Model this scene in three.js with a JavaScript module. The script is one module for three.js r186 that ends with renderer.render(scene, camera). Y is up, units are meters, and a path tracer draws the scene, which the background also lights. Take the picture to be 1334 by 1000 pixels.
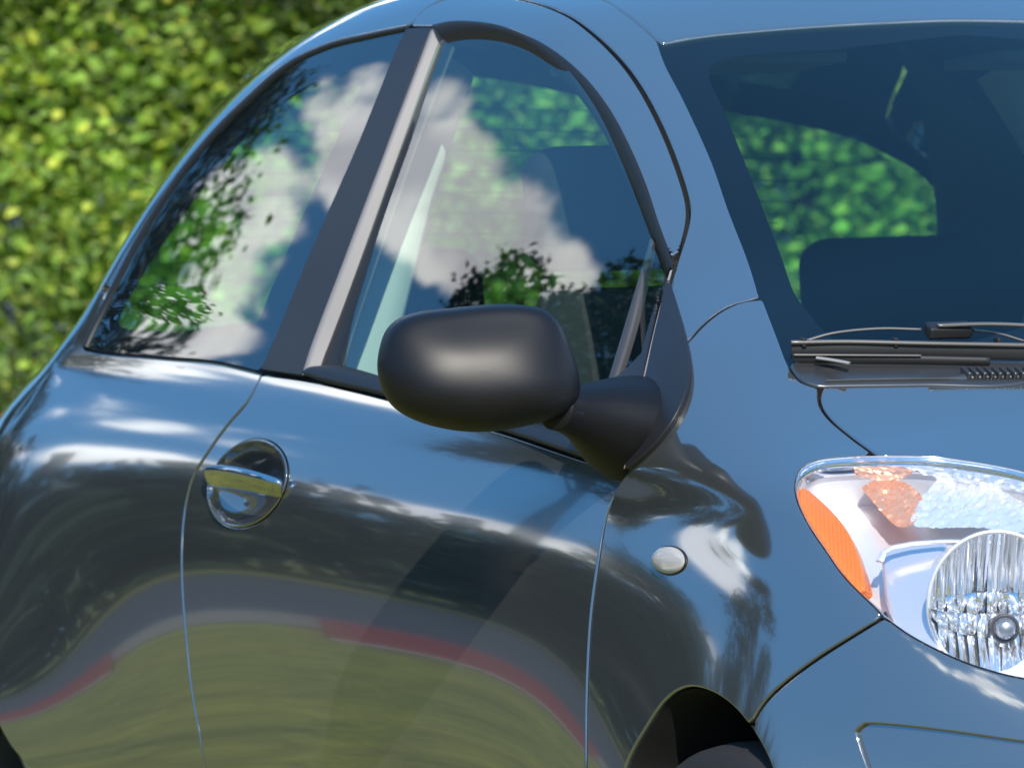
import * as THREE from 'three';
import { mergeGeometries, mergeVertices } from 'three/addons/utils/BufferGeometryUtils.js';
import { RoundedBoxGeometry } from 'three/addons/geometries/RoundedBoxGeometry.js';

// ---------------------------------------------------------------- camera, sky, sun, exposure
// x runs to the front of the car, y is up, z to the car's right side; the origin lies on the ground below the front axle.
const { exp, log, max, min, abs, sqrt, sin, cos, tan, PI, hypot, floor, atan2, asin, pow } = Math;
const rad = (d) => d * PI / 180;
const AZ = rad(63), PITCH = rad(4.05), DIST = 9, FPX = 1080 * DIST, PW = 1334, PH = 1000;
const cross = (a, b) => [a[1] * b[2] - a[2] * b[1], a[2] * b[0] - a[0] * b[2], a[0] * b[1] - a[1] * b[0]];
const dot = (a, b) => a[0] * b[0] + a[1] * b[1] + a[2] * b[2];
const unit = (a) => { const l = hypot(a[0], a[1], a[2]) || 1; return [a[0] / l, a[1] / l, a[2] / l]; };
const add = (a, b, k = 1) => [a[0] + b[0] * k, a[1] + b[1] * k, a[2] + b[2] * k];
const sub = (a, b) => [a[0] - b[0], a[1] - b[1], a[2] - b[2]];
const mix = (a, b, t) => a + (b - a) * t;
const ss = (a, b, x) => { x = min(1, max(0, (x - a) / (b - a))); return x * x * (3 - 2 * x); };
const FWD = [-sin(AZ) * cos(PITCH), -sin(PITCH), -cos(AZ) * cos(PITCH)], RIGHT = unit(cross(FWD, [0, 1, 0])), UPV = cross(RIGHT, FWD);
const EYE = [-.28, .93, .80].map((c, i) => c - DIST * (FWD[i] + (815 - PW / 2) / FPX * RIGHT[i] + (PH / 2 - 612) / FPX * UPV[i]));
const ray = (u, v) => unit(FWD.map((x, i) => x + (u - PW / 2) / FPX * RIGHT[i] + (PH / 2 - v) / FPX * UPV[i]));
const project = (X) => { const d = sub(X, EYE), z = dot(d, FWD); return [PW / 2 + FPX * dot(d, RIGHT) / z, PH / 2 - FPX * dot(d, UPV) / z]; };

const scene = new THREE.Scene();
const camera = new THREE.PerspectiveCamera(2 * atan2(PH / 2, FPX) * 180 / PI, PW / PH, .1, 600);
camera.position.set(...EYE);
camera.lookAt(...add(EYE, FWD, DIST));
camera.focus = 9.0;
camera.userData.fStop = 11;
const renderer = new THREE.WebGLRenderer();
renderer.toneMapping = THREE.LinearToneMapping;
renderer.toneMappingExposure = 1.2;
renderer.shadowMap.enabled = true;

// hash noise
const hash = (x, y, z) => { let h = Math.imul(x, 374761393) ^ Math.imul(y, 668265263) ^ Math.imul(z, 2147483647 ^ 0x5bd1e995); h = Math.imul(h ^ (h >>> 13), 1274126177); return ((h ^ (h >>> 16)) >>> 0) / 4294967296; };
function noise3(x, y, z) {
  const xi = floor(x), yi = floor(y), zi = floor(z), f = (t) => t * t * t * (t * (t * 6 - 15) + 10), u = f(x - xi), v = f(y - yi), w = f(z - zi);
  const l = (a, b, t) => a + (b - a) * t;
  return l(l(l(hash(xi, yi, zi), hash(xi + 1, yi, zi), u), l(hash(xi, yi + 1, zi), hash(xi + 1, yi + 1, zi), u), v),
    l(l(hash(xi, yi, zi + 1), hash(xi + 1, yi, zi + 1), u), l(hash(xi, yi + 1, zi + 1), hash(xi + 1, yi + 1, zi + 1), u), v), w);
}
const fbm = (x, y, z, n = 5) => { let s = 0, a = .5, t = 0; for (let i = 0; i < n; i++) { s += a * noise3(x, y, z); t += a; a *= .5; x = x * 2.03 + 7.1; y = y * 2.03 + 3.7; z = z * 2.03 + 11.3; } return s / t; };
let seed = 20240607;
const rnd = () => { seed = (seed + 0x6d2b79f5) | 0; let t = Math.imul(seed ^ (seed >>> 15), 1 | seed); t = (t + Math.imul(t ^ (t >>> 7), 61 | t)) ^ t; return ((t ^ (t >>> 14)) >>> 0) / 4294967296; };

const SUN = unit([.70, .58, .26]);
const sun = new THREE.DirectionalLight(new THREE.Color().setRGB(1, .93, .82), 4.0);
sun.position.set(SUN[0] * 20, SUN[1] * 20, SUN[2] * 20);
sun.castShadow = true; sun.shadow.radius = 1; sun.shadow.mapSize.set(2048, 2048);
Object.assign(sun.shadow.camera, { left: -12, right: 12, top: 12, bottom: -12, near: 1, far: 60 });
scene.add(sun);

// a summer sky: deep blue, paler towards the horizon, with heaps of cumulus (azimuth from -x towards +z, elevation, both in degrees; then half width, half height)
const CLOUDS = [
  [19.5, 17.9, 7.2, 3.1, 1.35], [14.2, 14.2, 3.0, 3.4, 1.25], [24, 5.4, 14, 1.0, 1.1], [19, 8.2, 4, 1.6, .2], [35.3, 12.5, 3.2, 6, 1.2], [-30, 14, 20, 5, .9], [-70, 18, 16, 6, .9],
  [-115, 16, 22, 6, .9], [-160, 20, 18, 7, .8], [150, 15, 20, 5, .9], [112, 34, 12, 6, .5], [-140, 40, 12, 7, .4], 
];
function makeSky(W = 4096, H = 2048) {
  const data = new Float32Array(W * H * 4);
  for (let r = 0; r < H; r++) {
    const el = ((r + .5) / H - .5) * PI, y = sin(el), ce = cos(el);
    for (let c = 0; c < W; c++) {
      const az = ((c + .5) / W - .5) * 2 * PI, x = cos(az) * ce, z = sin(az) * ce, o = (r * W + c) * 4;
      const e = max(0, y), h = pow(1 - e, 20);
      let R = mix(.108, .44, h), G = mix(.365, .78, h), B = mix(.78, 1.06, h);
      const glow = pow(max(0, x * SUN[0] + y * SUN[1] + z * SUN[2]), 6) * .25;
      R += glow; G += glow; B += glow;
      if (y > 0.0) {
        const azd = atan2(z, -x) * 180 / PI, eld = el * 180 / PI;
        let cover = -9;
        for (const [ca, cel, ra, re, d = 1] of CLOUDS) {
          let da = azd - ca; da -= 360 * Math.round(da / 360);
          const q = (da / ra) ** 2 + ((eld - cel) / (eld < cel ? re * .5 : re)) ** 2;
          if (q < 4) cover = max(cover, (1.25 - q) * d);
        }
        if (cover > -2.6) {
          const n = fbm(x * 9 + 3, y * 12, z * 9, 6), n2 = fbm(x * 30, y * 36 + 5, z * 30, 4);
          const dens = cover - .1 + (n - .5) * 3.0 + (n2 - .5) * 1.5;
          const a = ss(.15, .80, dens);
          if (a > 0) {
            const lit = mix(.62, 1.0, ss(.35, .62, fbm(x * 14 + 9, y * 20 - .5, z * 14, 4)));
            R = mix(R, 2.42 * lit, a); G = mix(G, 2.46 * lit, a); B = mix(B, 2.44 * mix(lit, 1, .15), a);
          }
        }
      }
      if (y <= 0) { R = .3; G = .34; B = .36; }
      data[o] = R; data[o + 1] = G; data[o + 2] = B; data[o + 3] = 1;
    }
  }
  const t = new THREE.DataTexture(data, W, H, THREE.RGBAFormat, THREE.FloatType);
  t.mapping = THREE.EquirectangularReflectionMapping; t.magFilter = THREE.LinearFilter; t.needsUpdate = true;
  return t;
}
scene.background = makeSky();
scene.environment = scene.background;

// ---------------------------------------------------------------- the shape of the car's body as a field: below 0 inside, above 0 outside
const lse = (k, ...g) => { const m = max(...g); let s = 0; for (const x of g) s += exp((x - m) / k); return m + k * log(s); };
const arch = (x, y, cx, cy) => exp(-(((hypot(x - cx, y - cy) - .34) / .05) ** 2));
function sideZ(x, y) {
  const u = y - .70, xx = x + 1.0;
  let z = .836 - .024 * xx * xx - .06 * u - .375 * u * u - (u > 0 ? .6 * u * u * u : 0);
  z += .057 * exp(-(((x - .02) / .36) ** 2) - (((y - .40) / .24) ** 2)) + .11 * exp(-(((x + 2.36) / .62) ** 2) - (((y - .30) / .32) ** 2));
  return z;
}
const RP = [2.85, .70, .5, .016, .311];
const sideG = (x, y, z) => (z - sideZ(x, y)) * .96;
const topG = (x, y, z) => { const q = .04 * log(1 + exp((x + .1) / .04)), yh = .985 - .16 * q - .40 * q * q + .11 * ss(-.02, -.46, x) - RP[4] * ss(-1.85, -2.75, x); return (y - (yh - .03 * z * z)) * .96; };
const frontG = (x, y, z) => (x - (.735 - .79 * pow(abs(z), 2.38) - .8 * max(0, y - .5) ** 2 - .3 * max(0, .45 - y) ** 2)) * .8;
const rearG = (x, y, z) => (-x - (RP[0] - RP[1] * z * z - RP[2] * max(0, y - .6) ** 2)) * .8;
const lower = (x, y, z) => lse(.045, sideG(x, y, abs(z)), topG(x, y, z), frontG(x, y, z), rearG(x, y, z));
const glassZ = (x, y) => { const u = y - .95, xx = x + 1.1; return .782 - .34 * u - (u > 0 ? .25 : 20) * u * u - (xx < 0 ? .042 : .055) * xx * xx; };
const glassG = (x, y, z) => (z - glassZ(x, y)) * .92;
const screenG = (x, y, z) => { const u = y - .97; return (x - (.02 - 1.62 * u - .45 * u * u - .33 * z * z)) * .5; };
const KR = [.276, -1.329, 2.39];
const roofG = (x, y, z) => y - (1.53 - .075 * (x + 1.4) ** 2 - .14 * z * z - KR[0] * max(0, KR[1] - x) ** 2 * pow(abs(z) / .5, KR[2]));
const HP = [2.895, .206, 1.052, 1.238];
const hatchG = (x, y, z) => { const u = y - 1; return (-x - (HP[0] - HP[1] * u - HP[2] * u * u - HP[3] * z * z)) * .7; };
const upper = (x, y, z) => lse(.021, glassG(x, y, abs(z)), screenG(x, y, z), roofG(x, y, z), hatchG(x, y, z));
const blend = (x) => .010 + .032 * ss(-.60, -.25, x) + RP[3] * ss(-1.95, -2.3, x);
const body = (x, y, z) => { const a = lower(x, y, z), b = upper(x, y, z); return -lse(blend(x), -a, -b); };
// the rear wing keeps the plain shape of the lower body up to the window line
const wing = (x, y, z) => { const w = max(ss(-1.85, -2.15, x), ss(-1.1, -.9, x), ss(1.02, 1.06, y)); return w >= 1 ? body(x, y, z) : w <= 0 ? lower(x, y, z) : mix(lower(x, y, z), body(x, y, z), w); };
const gradient = (G, p, e = .0015) => unit([G(p[0] + e, p[1], p[2]) - G(p[0] - e, p[1], p[2]), G(p[0], p[1] + e, p[2]) - G(p[0], p[1] - e, p[2]), G(p[0], p[1], p[2] + e) - G(p[0], p[1], p[2] - e)]);
function march(G, o, d, t0, t1, step = .025, out = 1) {   // the first point on the way where G goes from outside to inside (out = -1: from inside to outside)
  let tp = t0;
  for (let t = t0; t < t1; t += step) {
    if (G(o[0] + d[0] * t, o[1] + d[1] * t, o[2] + d[2] * t) * out < 0) {
      if (t === t0) return null;
      let a = tp, b = t;
      for (let i = 0; i < 24; i++) { const m = (a + b) / 2; if (G(o[0] + d[0] * m, o[1] + d[1] * m, o[2] + d[2] * m) * out < 0) b = m; else a = m; }
      return add(o, d, (a + b) / 2);
    }
    tp = t;
  }
  return null;
}
const hit = (G, u, v) => march(G, EYE, ray(u, v), 6.5, 14);
const flipZ = (p) => [p[0], p[1], -p[2]];
const onTop = (G, x, z) => march(G, [x, 2.2, z], [0, -1, 0], 0, 2.2);
const onSide = (G, x, y) => march(G, [x, y, 1.6], [0, 0, -1], 0, 1.6);
const onFront = (G, y, z) => march(G, [1.6, y, z], [-1, 0, 0], 0, 2);
const onBack = (G, y, z) => march(G, [-3.6, y, z], [1, 0, 0], 0, 2.5);

// ---------------------------------------------------------------- modelling helpers
// A point of an outline: [u, v] as seen from where the photograph was taken (laid onto the field G), a point in space, or a place named from above, from the side, from the front or from behind.
function place(G, p) {
  let q = null;
  if (Array.isArray(p)) q = p.length === 3 ? p : hit(G, p[0], p[1]);
  else if (p.top) q = onTop(G, ...p.top);
  else if (p.side) q = onSide(G, ...p.side);
  else if (p.front) q = onFront(G, ...p.front);
  else q = onBack(G, ...p.back);
  if (!q) throw new Error('outline point off the body: ' + JSON.stringify(p));
  return q;
}
// Runs of points, each a smooth curve, joined at corners; sampled every few millimetres.
function outline(G, runs, every = .012, closed = true) {
  const out = [];
  for (const run of runs) {
    const P = run.map((p) => new THREE.Vector3(...place(G, p)));
    if (P.length < 2) { out.push(P[0].toArray()); continue; }
    const c = new THREE.CatmullRomCurve3(P, false, 'centripetal'), n = max(2, Math.ceil(c.getLength() / every));
    for (const q of c.getSpacedPoints(n)) { const a = q.toArray(); if (!out.length || hypot(...sub(a, out[out.length - 1])) > 1e-4) out.push(a); }
  }
  if (closed && hypot(...sub(out[0], out[out.length - 1])) < 1e-4) out.pop();
  return out;
}
function geo(pos, nor, idx, uv) {
  const g = new THREE.BufferGeometry();
  g.setAttribute('position', new THREE.Float32BufferAttribute(pos, 3));
  if (nor) g.setAttribute('normal', new THREE.Float32BufferAttribute(nor, 3));
  g.setAttribute('uv', new THREE.Float32BufferAttribute(uv || new Array(pos.length / 3 * 2).fill(0), 2));
  g.setIndex(idx);
  if (!nor) g.computeVertexNormals();
  return g;
}
const DIR = { side: unit([.12, .32, .93]), front: unit([.60, .46, .62]), top: unit([.06, .99, 0]), back: unit([-.9, .42, 0]), screen: unit([.60, .78, 0]), hood: unit([.45, .85, 0]), nose: unit([.85, .30, .42]) };
// A sheet cut out of the field G, its edges rolled inwards as pressed metal is. loops: the outer outline and holes.
function panel(G0, o, loops, { step = .008, gap = 0, roll = .003, depth = .016, lift = 0, edge = true, mirror = false } = {}) {
  const G = lift ? (x, y, z) => G0(x, y, z) - lift : G0;
  const e1 = unit(cross([0, 1, 0], o)), e2 = cross(o, e1);
  const flat = loops.map((l) => l.map((p) => [dot(p, e1), dot(p, e2)]));
  let a0 = 1e9, a1 = -1e9, b0 = 1e9, b1 = -1e9, d0 = 1e9, d1 = -1e9;
  for (const l of loops) for (const p of l) { const d = dot(p, o); d0 = min(d0, d); d1 = max(d1, d); }
  const segs = [];
  for (const [h, l] of flat.entries()) for (let i = 0; i < l.length; i++) {
    const p = l[i], q = l[(i + 1) % l.length]; segs.push([p[0], p[1], q[0] - p[0], q[1] - p[1], 1 / max(1e-12, (q[0] - p[0]) ** 2 + (q[1] - p[1]) ** 2), h]);
    a0 = min(a0, p[0]); a1 = max(a1, p[0]); b0 = min(b0, p[1]); b1 = max(b1, p[1]);
  }
  a0 -= step * 1.3; b0 -= step * 1.3;
  const na = Math.ceil((a1 - a0) / step) + 2, nb = Math.ceil((b1 - b0) / step) + 2;
  const S = new Float64Array(na * nb);
  for (let j = 0; j < nb; j++) {
    const b = b0 + j * step;
    for (let i = 0; i < na; i++) {
      const a = a0 + i * step; let m = 1e9, inside = false, holed = false;
      for (const s of segs) {
        const x = a - s[0], y = b - s[1], t = min(1, max(0, (x * s[2] + y * s[3]) * s[4])), dx = x - s[2] * t, dy = y - s[3] * t, d = dx * dx + dy * dy;
        if (d < m) m = d;
        if ((s[1] > b) !== (s[1] + s[3] > b) && a < s[0] + s[2] * (b - s[1]) / s[3]) { if (s[5]) holed = !holed; else inside = !inside; }
      }
      const d = (inside && !holed ? 1 : -1) * sqrt(m) - gap;
      S[j * na + i] = abs(d) < 1e-7 ? 1e-7 : d;
    }
  }
  const pos = [], nor = [], uv = [], idx = [], nodeV = new Map(), edgeV = new Map(), next = new Map();
  const from = d1 + .10;
  const put = (a, b) => {
    const s = add(add([e1[0] * a, e1[1] * a, e1[2] * a], e2, b), o, from);
    const p = march(G, s, [-o[0], -o[1], -o[2]], 0, from - d0 + .35, .03);
    if (!p) return -1;
    const n = gradient(G, p);
    pos.push(...p); nor.push(...n); uv.push(a, b);
    return pos.length / 3 - 1;
  };
  const nodeAt = (k) => { if (!nodeV.has(k)) nodeV.set(k, put(a0 + (k % na) * step, b0 + floor(k / na) * step)); return nodeV.get(k); };
  const edgeAt = (k, l) => {
    if (k > l) [k, l] = [l, k];
    const key = k * (na * nb) + l;
    if (!edgeV.has(key)) { const t = S[k] / (S[k] - S[l]); edgeV.set(key, put(a0 + mix(k % na, l % na, t) * step, b0 + mix(floor(k / na), floor(l / na), t) * step)); }
    return edgeV.get(key);
  };
  const tri = (k0, k1, k2) => {
    const K = [k0, k1, k2], poly = [], cut = [];
    for (let i = 0; i < 3; i++) {
      const k = K[i], l = K[(i + 1) % 3];
      if (S[k] > 0) poly.push(nodeAt(k));
      if ((S[k] > 0) !== (S[l] > 0)) { poly.push(edgeAt(k, l)); cut.push([poly.length - 1, S[k] > 0]); }
    }
    if (poly.length < 3 || poly.includes(-1)) return;
    for (let i = 1; i + 1 < poly.length; i++) idx.push(poly[0], poly[i], poly[i + 1]);
    if (cut.length === 2) { const [x, y] = cut[0][1] ? [cut[0], cut[1]] : [cut[1], cut[0]]; next.set(poly[x[0]], poly[y[0]]); }
  };
  for (let j = 0; j + 1 < nb; j++) for (let i = 0; i + 1 < na; i++) {
    const k = j * na + i;
    if (S[k] < -2 * step && S[k + 1] < -step && S[k + na] < -step && S[k + na + 1] < -2 * step) continue;
    tri(k, k + 1, k + na + 1); tri(k, k + na + 1, k + na);
  }
  if (edge && next.size) {
    const prev = new Map(); for (const [a, b] of next) prev.set(b, a);
    const P = (i) => [pos[i * 3], pos[i * 3 + 1], pos[i * 3 + 2]], N = (i) => [nor[i * 3], nor[i * 3 + 1], nor[i * 3 + 2]];
    const ring = new Map(), steps = [[sin(PI / 6), 1 - cos(PI / 6)], [sin(PI / 3), 1 - cos(PI / 3)], [1, 1], [1, max(1.01, depth / max(roll, 1e-4))]], outs = [];
    for (const v of new Set([...next.keys(), ...next.values()])) {
      let a = v, b = v;
      for (let i = 0; i < 2; i++) { if (prev.has(a)) a = prev.get(a); if (next.has(b)) b = next.get(b); }
      const n = N(v), w = unit(cross(unit(sub(P(b), P(a))), n)), p = P(v), r = [v];
      steps.forEach(([s, h], i) => {
        const q = add(add(p, w, s * roll), n, -h * roll), c = i === 0 ? PI / 6 : i === 1 ? PI / 3 : PI / 2, m = unit(add([n[0] * cos(c), n[1] * cos(c), n[2] * cos(c)], w, sin(c)));
        outs.push([q, m]); r.push(-outs.length);
      });
      ring.set(v, r);
    }
    const base = pos.length / 3;
    for (const [q, m] of outs) { pos.push(...q); nor.push(...m); uv.push(dot(q, e1), dot(q, e2)); }
    const at = (r) => r < 0 ? base - r - 1 : r;
    for (const [a, b] of next) {
      const A = ring.get(a), B = ring.get(b);
      for (let i = 0; i + 1 < A.length; i++) { const p = at(A[i]), q = at(B[i]), r = at(B[i + 1]), s = at(A[i + 1]); idx.push(p, r, q, p, s, r); }
    }
  }
  return geo(pos, nor, idx, uv);
}
function mirrored(g) {
  const m = g.clone(), p = m.attributes.position, n = m.attributes.normal, x = m.index.array;
  for (let i = 0; i < p.count; i++) { p.setZ(i, -p.getZ(i)); n.setZ(i, -n.getZ(i)); }
  for (let i = 0; i < x.length; i += 3) { const t = x[i + 1]; x[i + 1] = x[i + 2]; x[i + 2] = t; }
  return m;
}
// the outline of a sheet that spans the whole width, from the run of its right half that starts and ends on the centre line
const across = (G, runs) => { const r = outline(G, runs, .012, false), l = r.map(flipZ).reverse(); return [...r, ...l.slice(1, -1)]; };
const both = (g) => mergeGeometries([g, mirrored(g)]);
const resample = (pts, n) => { const L = [0]; for (let i = 1; i < pts.length; i++) L.push(L[i - 1] + hypot(...sub(pts[i], pts[i - 1]))); const out = []; for (let k = 0, i = 0; k <= n; k++) { const t = L[L.length - 1] * k / n; while (i < pts.length - 2 && L[i + 1] < t) i++; const q = (t - L[i]) / max(1e-9, L[i + 1] - L[i]); out.push(pts[i].map((c, j) => mix(c, pts[i + 1][j], q))); } return out; };
// A moulding between two lines on the field: rises and falls over its width, its two edges at the given heights.
function band(G, A, B, { n = 60, m = 8, liftA = 0, liftB = 0, bulge = .003, skirt = .006 } = {}) {
  const a = resample(outline(G, [A], .01, false), n), b = resample(outline(G, [B], .01, false), n), pos = [], idx = [], w = m + 3;
  for (let i = 0; i <= n; i++) {
    const row = [];
    const na = gradient(G, a[i]), nb = gradient(G, b[i]);
    row.push(add(a[i], na, liftA - skirt));
    for (let j = 0; j <= m; j++) { const t = j / m, nn = unit(na.map((c, k) => mix(c, nb[k], t))); row.push(add(a[i].map((c, k) => mix(c, b[i][k], t)), nn, mix(liftA, liftB, t) + bulge * pow(sin(PI * t), .6))); }
    row.push(add(b[i], nb, liftB - skirt));
    for (const p of row) pos.push(...p);
  }
  for (let i = 0; i < n; i++) for (let j = 0; j < w - 1; j++) { const p = i * w + j; idx.push(p, p + 1, p + w, p + 1, p + w + 1, p + w); }
  const g = geo(pos, null, idx), c = gradient(G, a[n >> 1]), q = g.attributes.normal;
  let s = 0; for (let i = 0; i < q.count; i++) s += q.getX(i) * c[0] + q.getY(i) * c[1] + q.getZ(i) * c[2];
  if (s < 0) { const x = g.index.array; for (let i = 0; i < x.length; i += 3) { const t = x[i + 1]; x[i + 1] = x[i + 2]; x[i + 2] = t; } g.computeVertexNormals(); }
  return g;
}
// A body drawn along a path, its cross-sections given as closed rings of points of equal count.
function loft(rings, caps = true) {
  const m = rings[0].length, pos = rings.flat(2), idx = [];
  for (let i = 0; i + 1 < rings.length; i++) for (let j = 0; j < m; j++) { const a = i * m + j, b = i * m + (j + 1) % m; idx.push(a, b, b + m, a, b + m, a + m); }
  if (caps) for (const [k, flip] of [[0, 1], [rings.length - 1, 0]]) {
    const c = rings[k].reduce((s, p) => add(s, p), [0, 0, 0]).map((x) => x / m), at = pos.length / 3; pos.push(...c);
    for (let j = 0; j < m; j++) { const a = k * m + j, b = k * m + (j + 1) % m; flip ? idx.push(at, b, a) : idx.push(at, a, b); }
  }
  return geo(pos, null, idx);
}
// A rod of a flat or round section along points: w across (level), h along up.
function rod(pts, w, h, up = [0, 1, 0], n = 10, sq = 2.6, taper = null) {
  const rings = pts.map((p, i) => {
    const t = unit(sub(pts[min(i + 1, pts.length - 1)], pts[max(i - 1, 0)])), s = unit(cross(t, up)), u = cross(s, t), k = taper ? taper(i / (pts.length - 1)) : 1, r = [];
    for (let j = 0; j < n; j++) { const a = -2 * PI * j / n, c = cos(a), d = sin(a), q = pow(pow(abs(c), sq) + pow(abs(d), sq), -1 / sq); r.push(add(add(p, s, c * q * w / 2 * k), u, d * q * h / 2 * k)); }
    return r;
  });
  return loft(rings);
}
const box = (w, h, d, x, y, z, r = .01, ry = 0, rz = 0, rx = 0) => { const g = new RoundedBoxGeometry(w, h, d, 3, min(r, w / 2.01, h / 2.01, d / 2.01)); g.rotateX(rx); g.rotateZ(rz); g.rotateY(ry); g.translate(x, y, z); return g; };
const taken = new Map();
const numbered = (name) => { const k = (taken.get(name) ?? -1) + 1; taken.set(name, k); return k ? name + '_' + String(k).padStart(3, '0') : name; };
function mesh(name, g, m, parent, label) {
  if (Array.isArray(g)) g = g.length === 1 ? g[0] : mergeGeometries(g.map((x) => { x = x.index ? x : mergeVertices(x); for (const k of Object.keys(x.attributes)) if (!['position', 'normal', 'uv'].includes(k)) x.deleteAttribute(k); return x; }));
  const o = new THREE.Mesh(g, m); o.name = parent === scene ? numbered(name) : name; o.castShadow = o.receiveShadow = true; parent.add(o);
  if (label) o.userData.label = label;
  return o;
}
// the same part on the right and on the left side of the car
const pair = (name, g, m, right = car, left = right) => [mesh(name, g, m, right), mesh(name, Array.isArray(g) ? g.map(mirrored) : mirrored(g), m, left)];
const tag = (o, label, category, group, kind) => { o.userData.label = label; if (category) o.userData.category = category; if (group) o.userData.group = group; if (kind) o.userData.kind = kind; return o; };
const S = (r, g, b) => new THREE.Color().setRGB(r, g, b);
const std = (c, o = {}) => new THREE.MeshStandardMaterial({ color: S(...c), roughness: .6, ...o });
const phy = (c, o = {}) => new THREE.MeshPhysicalMaterial({ color: S(...c), ...o });
function texture(w, h, f, rep, srgb) {
  const d = new Uint8Array(w * h * 4);
  for (let y = 0; y < h; y++) for (let x = 0; x < w; x++) { const c = f(x, y), o = (y * w + x) * 4; for (let k = 0; k < 3; k++) d[o + k] = max(0, min(255, c[k] * 255)); d[o + 3] = 255; }
  const t = new THREE.DataTexture(d, w, h); t.wrapS = t.wrapT = THREE.RepeatWrapping; t.magFilter = THREE.LinearFilter; t.repeat.set(...rep); if (srgb) t.colorSpace = THREE.SRGBColorSpace; t.needsUpdate = true; return t;
}

// ---------------------------------------------------------------- materials
const prism = texture(64, 64, (x, y) => { const f = (t) => 1 - abs((t % 16) - 8) / 8, k = min(f(x), f(y)); return [k, k, k]; }, [55, 55]);
const grain = texture(256, 256, (x, y) => { const k = .6 * fbm(x / 3, y / 3, 4, 2) + .4 * hash(x, y, 2); return [k, k, k]; }, [1, 1]);
const M = {
  paint: phy([.272, .290, .298], { metalness: .855, roughness: .075, clearcoat: 1, clearcoatRoughness: .015, ior: 1.5 }),
  black: std([.012, .012, .014], { roughness: .55 }),
  satin: phy([.016, .016, .019], { roughness: .38, ior: 1.5 }),
  arm: phy([.007, .007, .009], { roughness: .42, specularIntensity: .55 }),
  cowl: phy([.03, .032, .036], { roughness: .3, ior: 1.9 }),
  mirror: phy([.008, .008, .010], { roughness: .41, ior: 1.4, bumpMap: grain, bumpScale: .00035 }),
  pillar: phy([.016, .018, .024], { roughness: .42 }),
  rubber: std([.012, .012, .013], { roughness: .5 }),
  frit: phy([.010, .008, .016], { roughness: .6, specularIntensity: .15 }),
  glass: phy([.66, .84, .79], { transmission: 1, thickness: 0, roughness: 0, ior: 1.98 }),
  screen: phy([.58, .80, .76], { transmission: 1, thickness: 0, roughness: 0, ior: 1.42 }),
  tint: phy([.42, .74, .58], { transmission: 1, thickness: 0, roughness: 0, ior: 1.5 }),
  lens: phy([.98, .98, .98], { transmission: 1, thickness: 0, roughness: 0, ior: 1.36 }),
  chrome: phy([.80, .81, .84], { metalness: 1, roughness: .05 }),
  silver: phy([.88, .87, .89], { metalness: .5, roughness: .35 }),
  handle: phy([.50, .52, .55], { metalness: 1, roughness: .07 }),
  bezel: phy([.74, .73, .78], { metalness: .6, roughness: .2 }),
  facet: phy([.90, .89, .90], { metalness: .9, roughness: .14 }),
  cut: phy([.9, .9, .92], { metalness: .55, roughness: .22 }),
  amber: phy([.95, .20, .012], { roughness: .3, clearcoat: .5, clearcoatRoughness: .1, bumpMap: prism, bumpScale: .0012 }),
  amberFacet: phy([1, .47, .26], { metalness: .55, roughness: .2 }),
  trimStrip: phy([.27, .255, .25], { metalness: 0, roughness: .65 }),
  bar: phy([.06, .06, .065], { metalness: .2, roughness: .42 }),
  cream: std([.74, .73, .66], { roughness: .8 }),
  liner: std([.20, .20, .20], { roughness: .95 }),
  seat: std([.035, .036, .042], { roughness: .95 }),
  dash: std([.018, .018, .020], { roughness: .7 }),
  belt: std([.10, .10, .11], { roughness: .8 }),
  dark: std([.008, .008, .009], { roughness: .8 }),
  tyre: std([.018, .017, .018], { roughness: .8 }),
  alloy: phy([.45, .46, .48], { metalness: .9, roughness: .3 }),
  redLens: phy([.45, .03, .05], { roughness: .1, clearcoat: 1 }),
};

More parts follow.
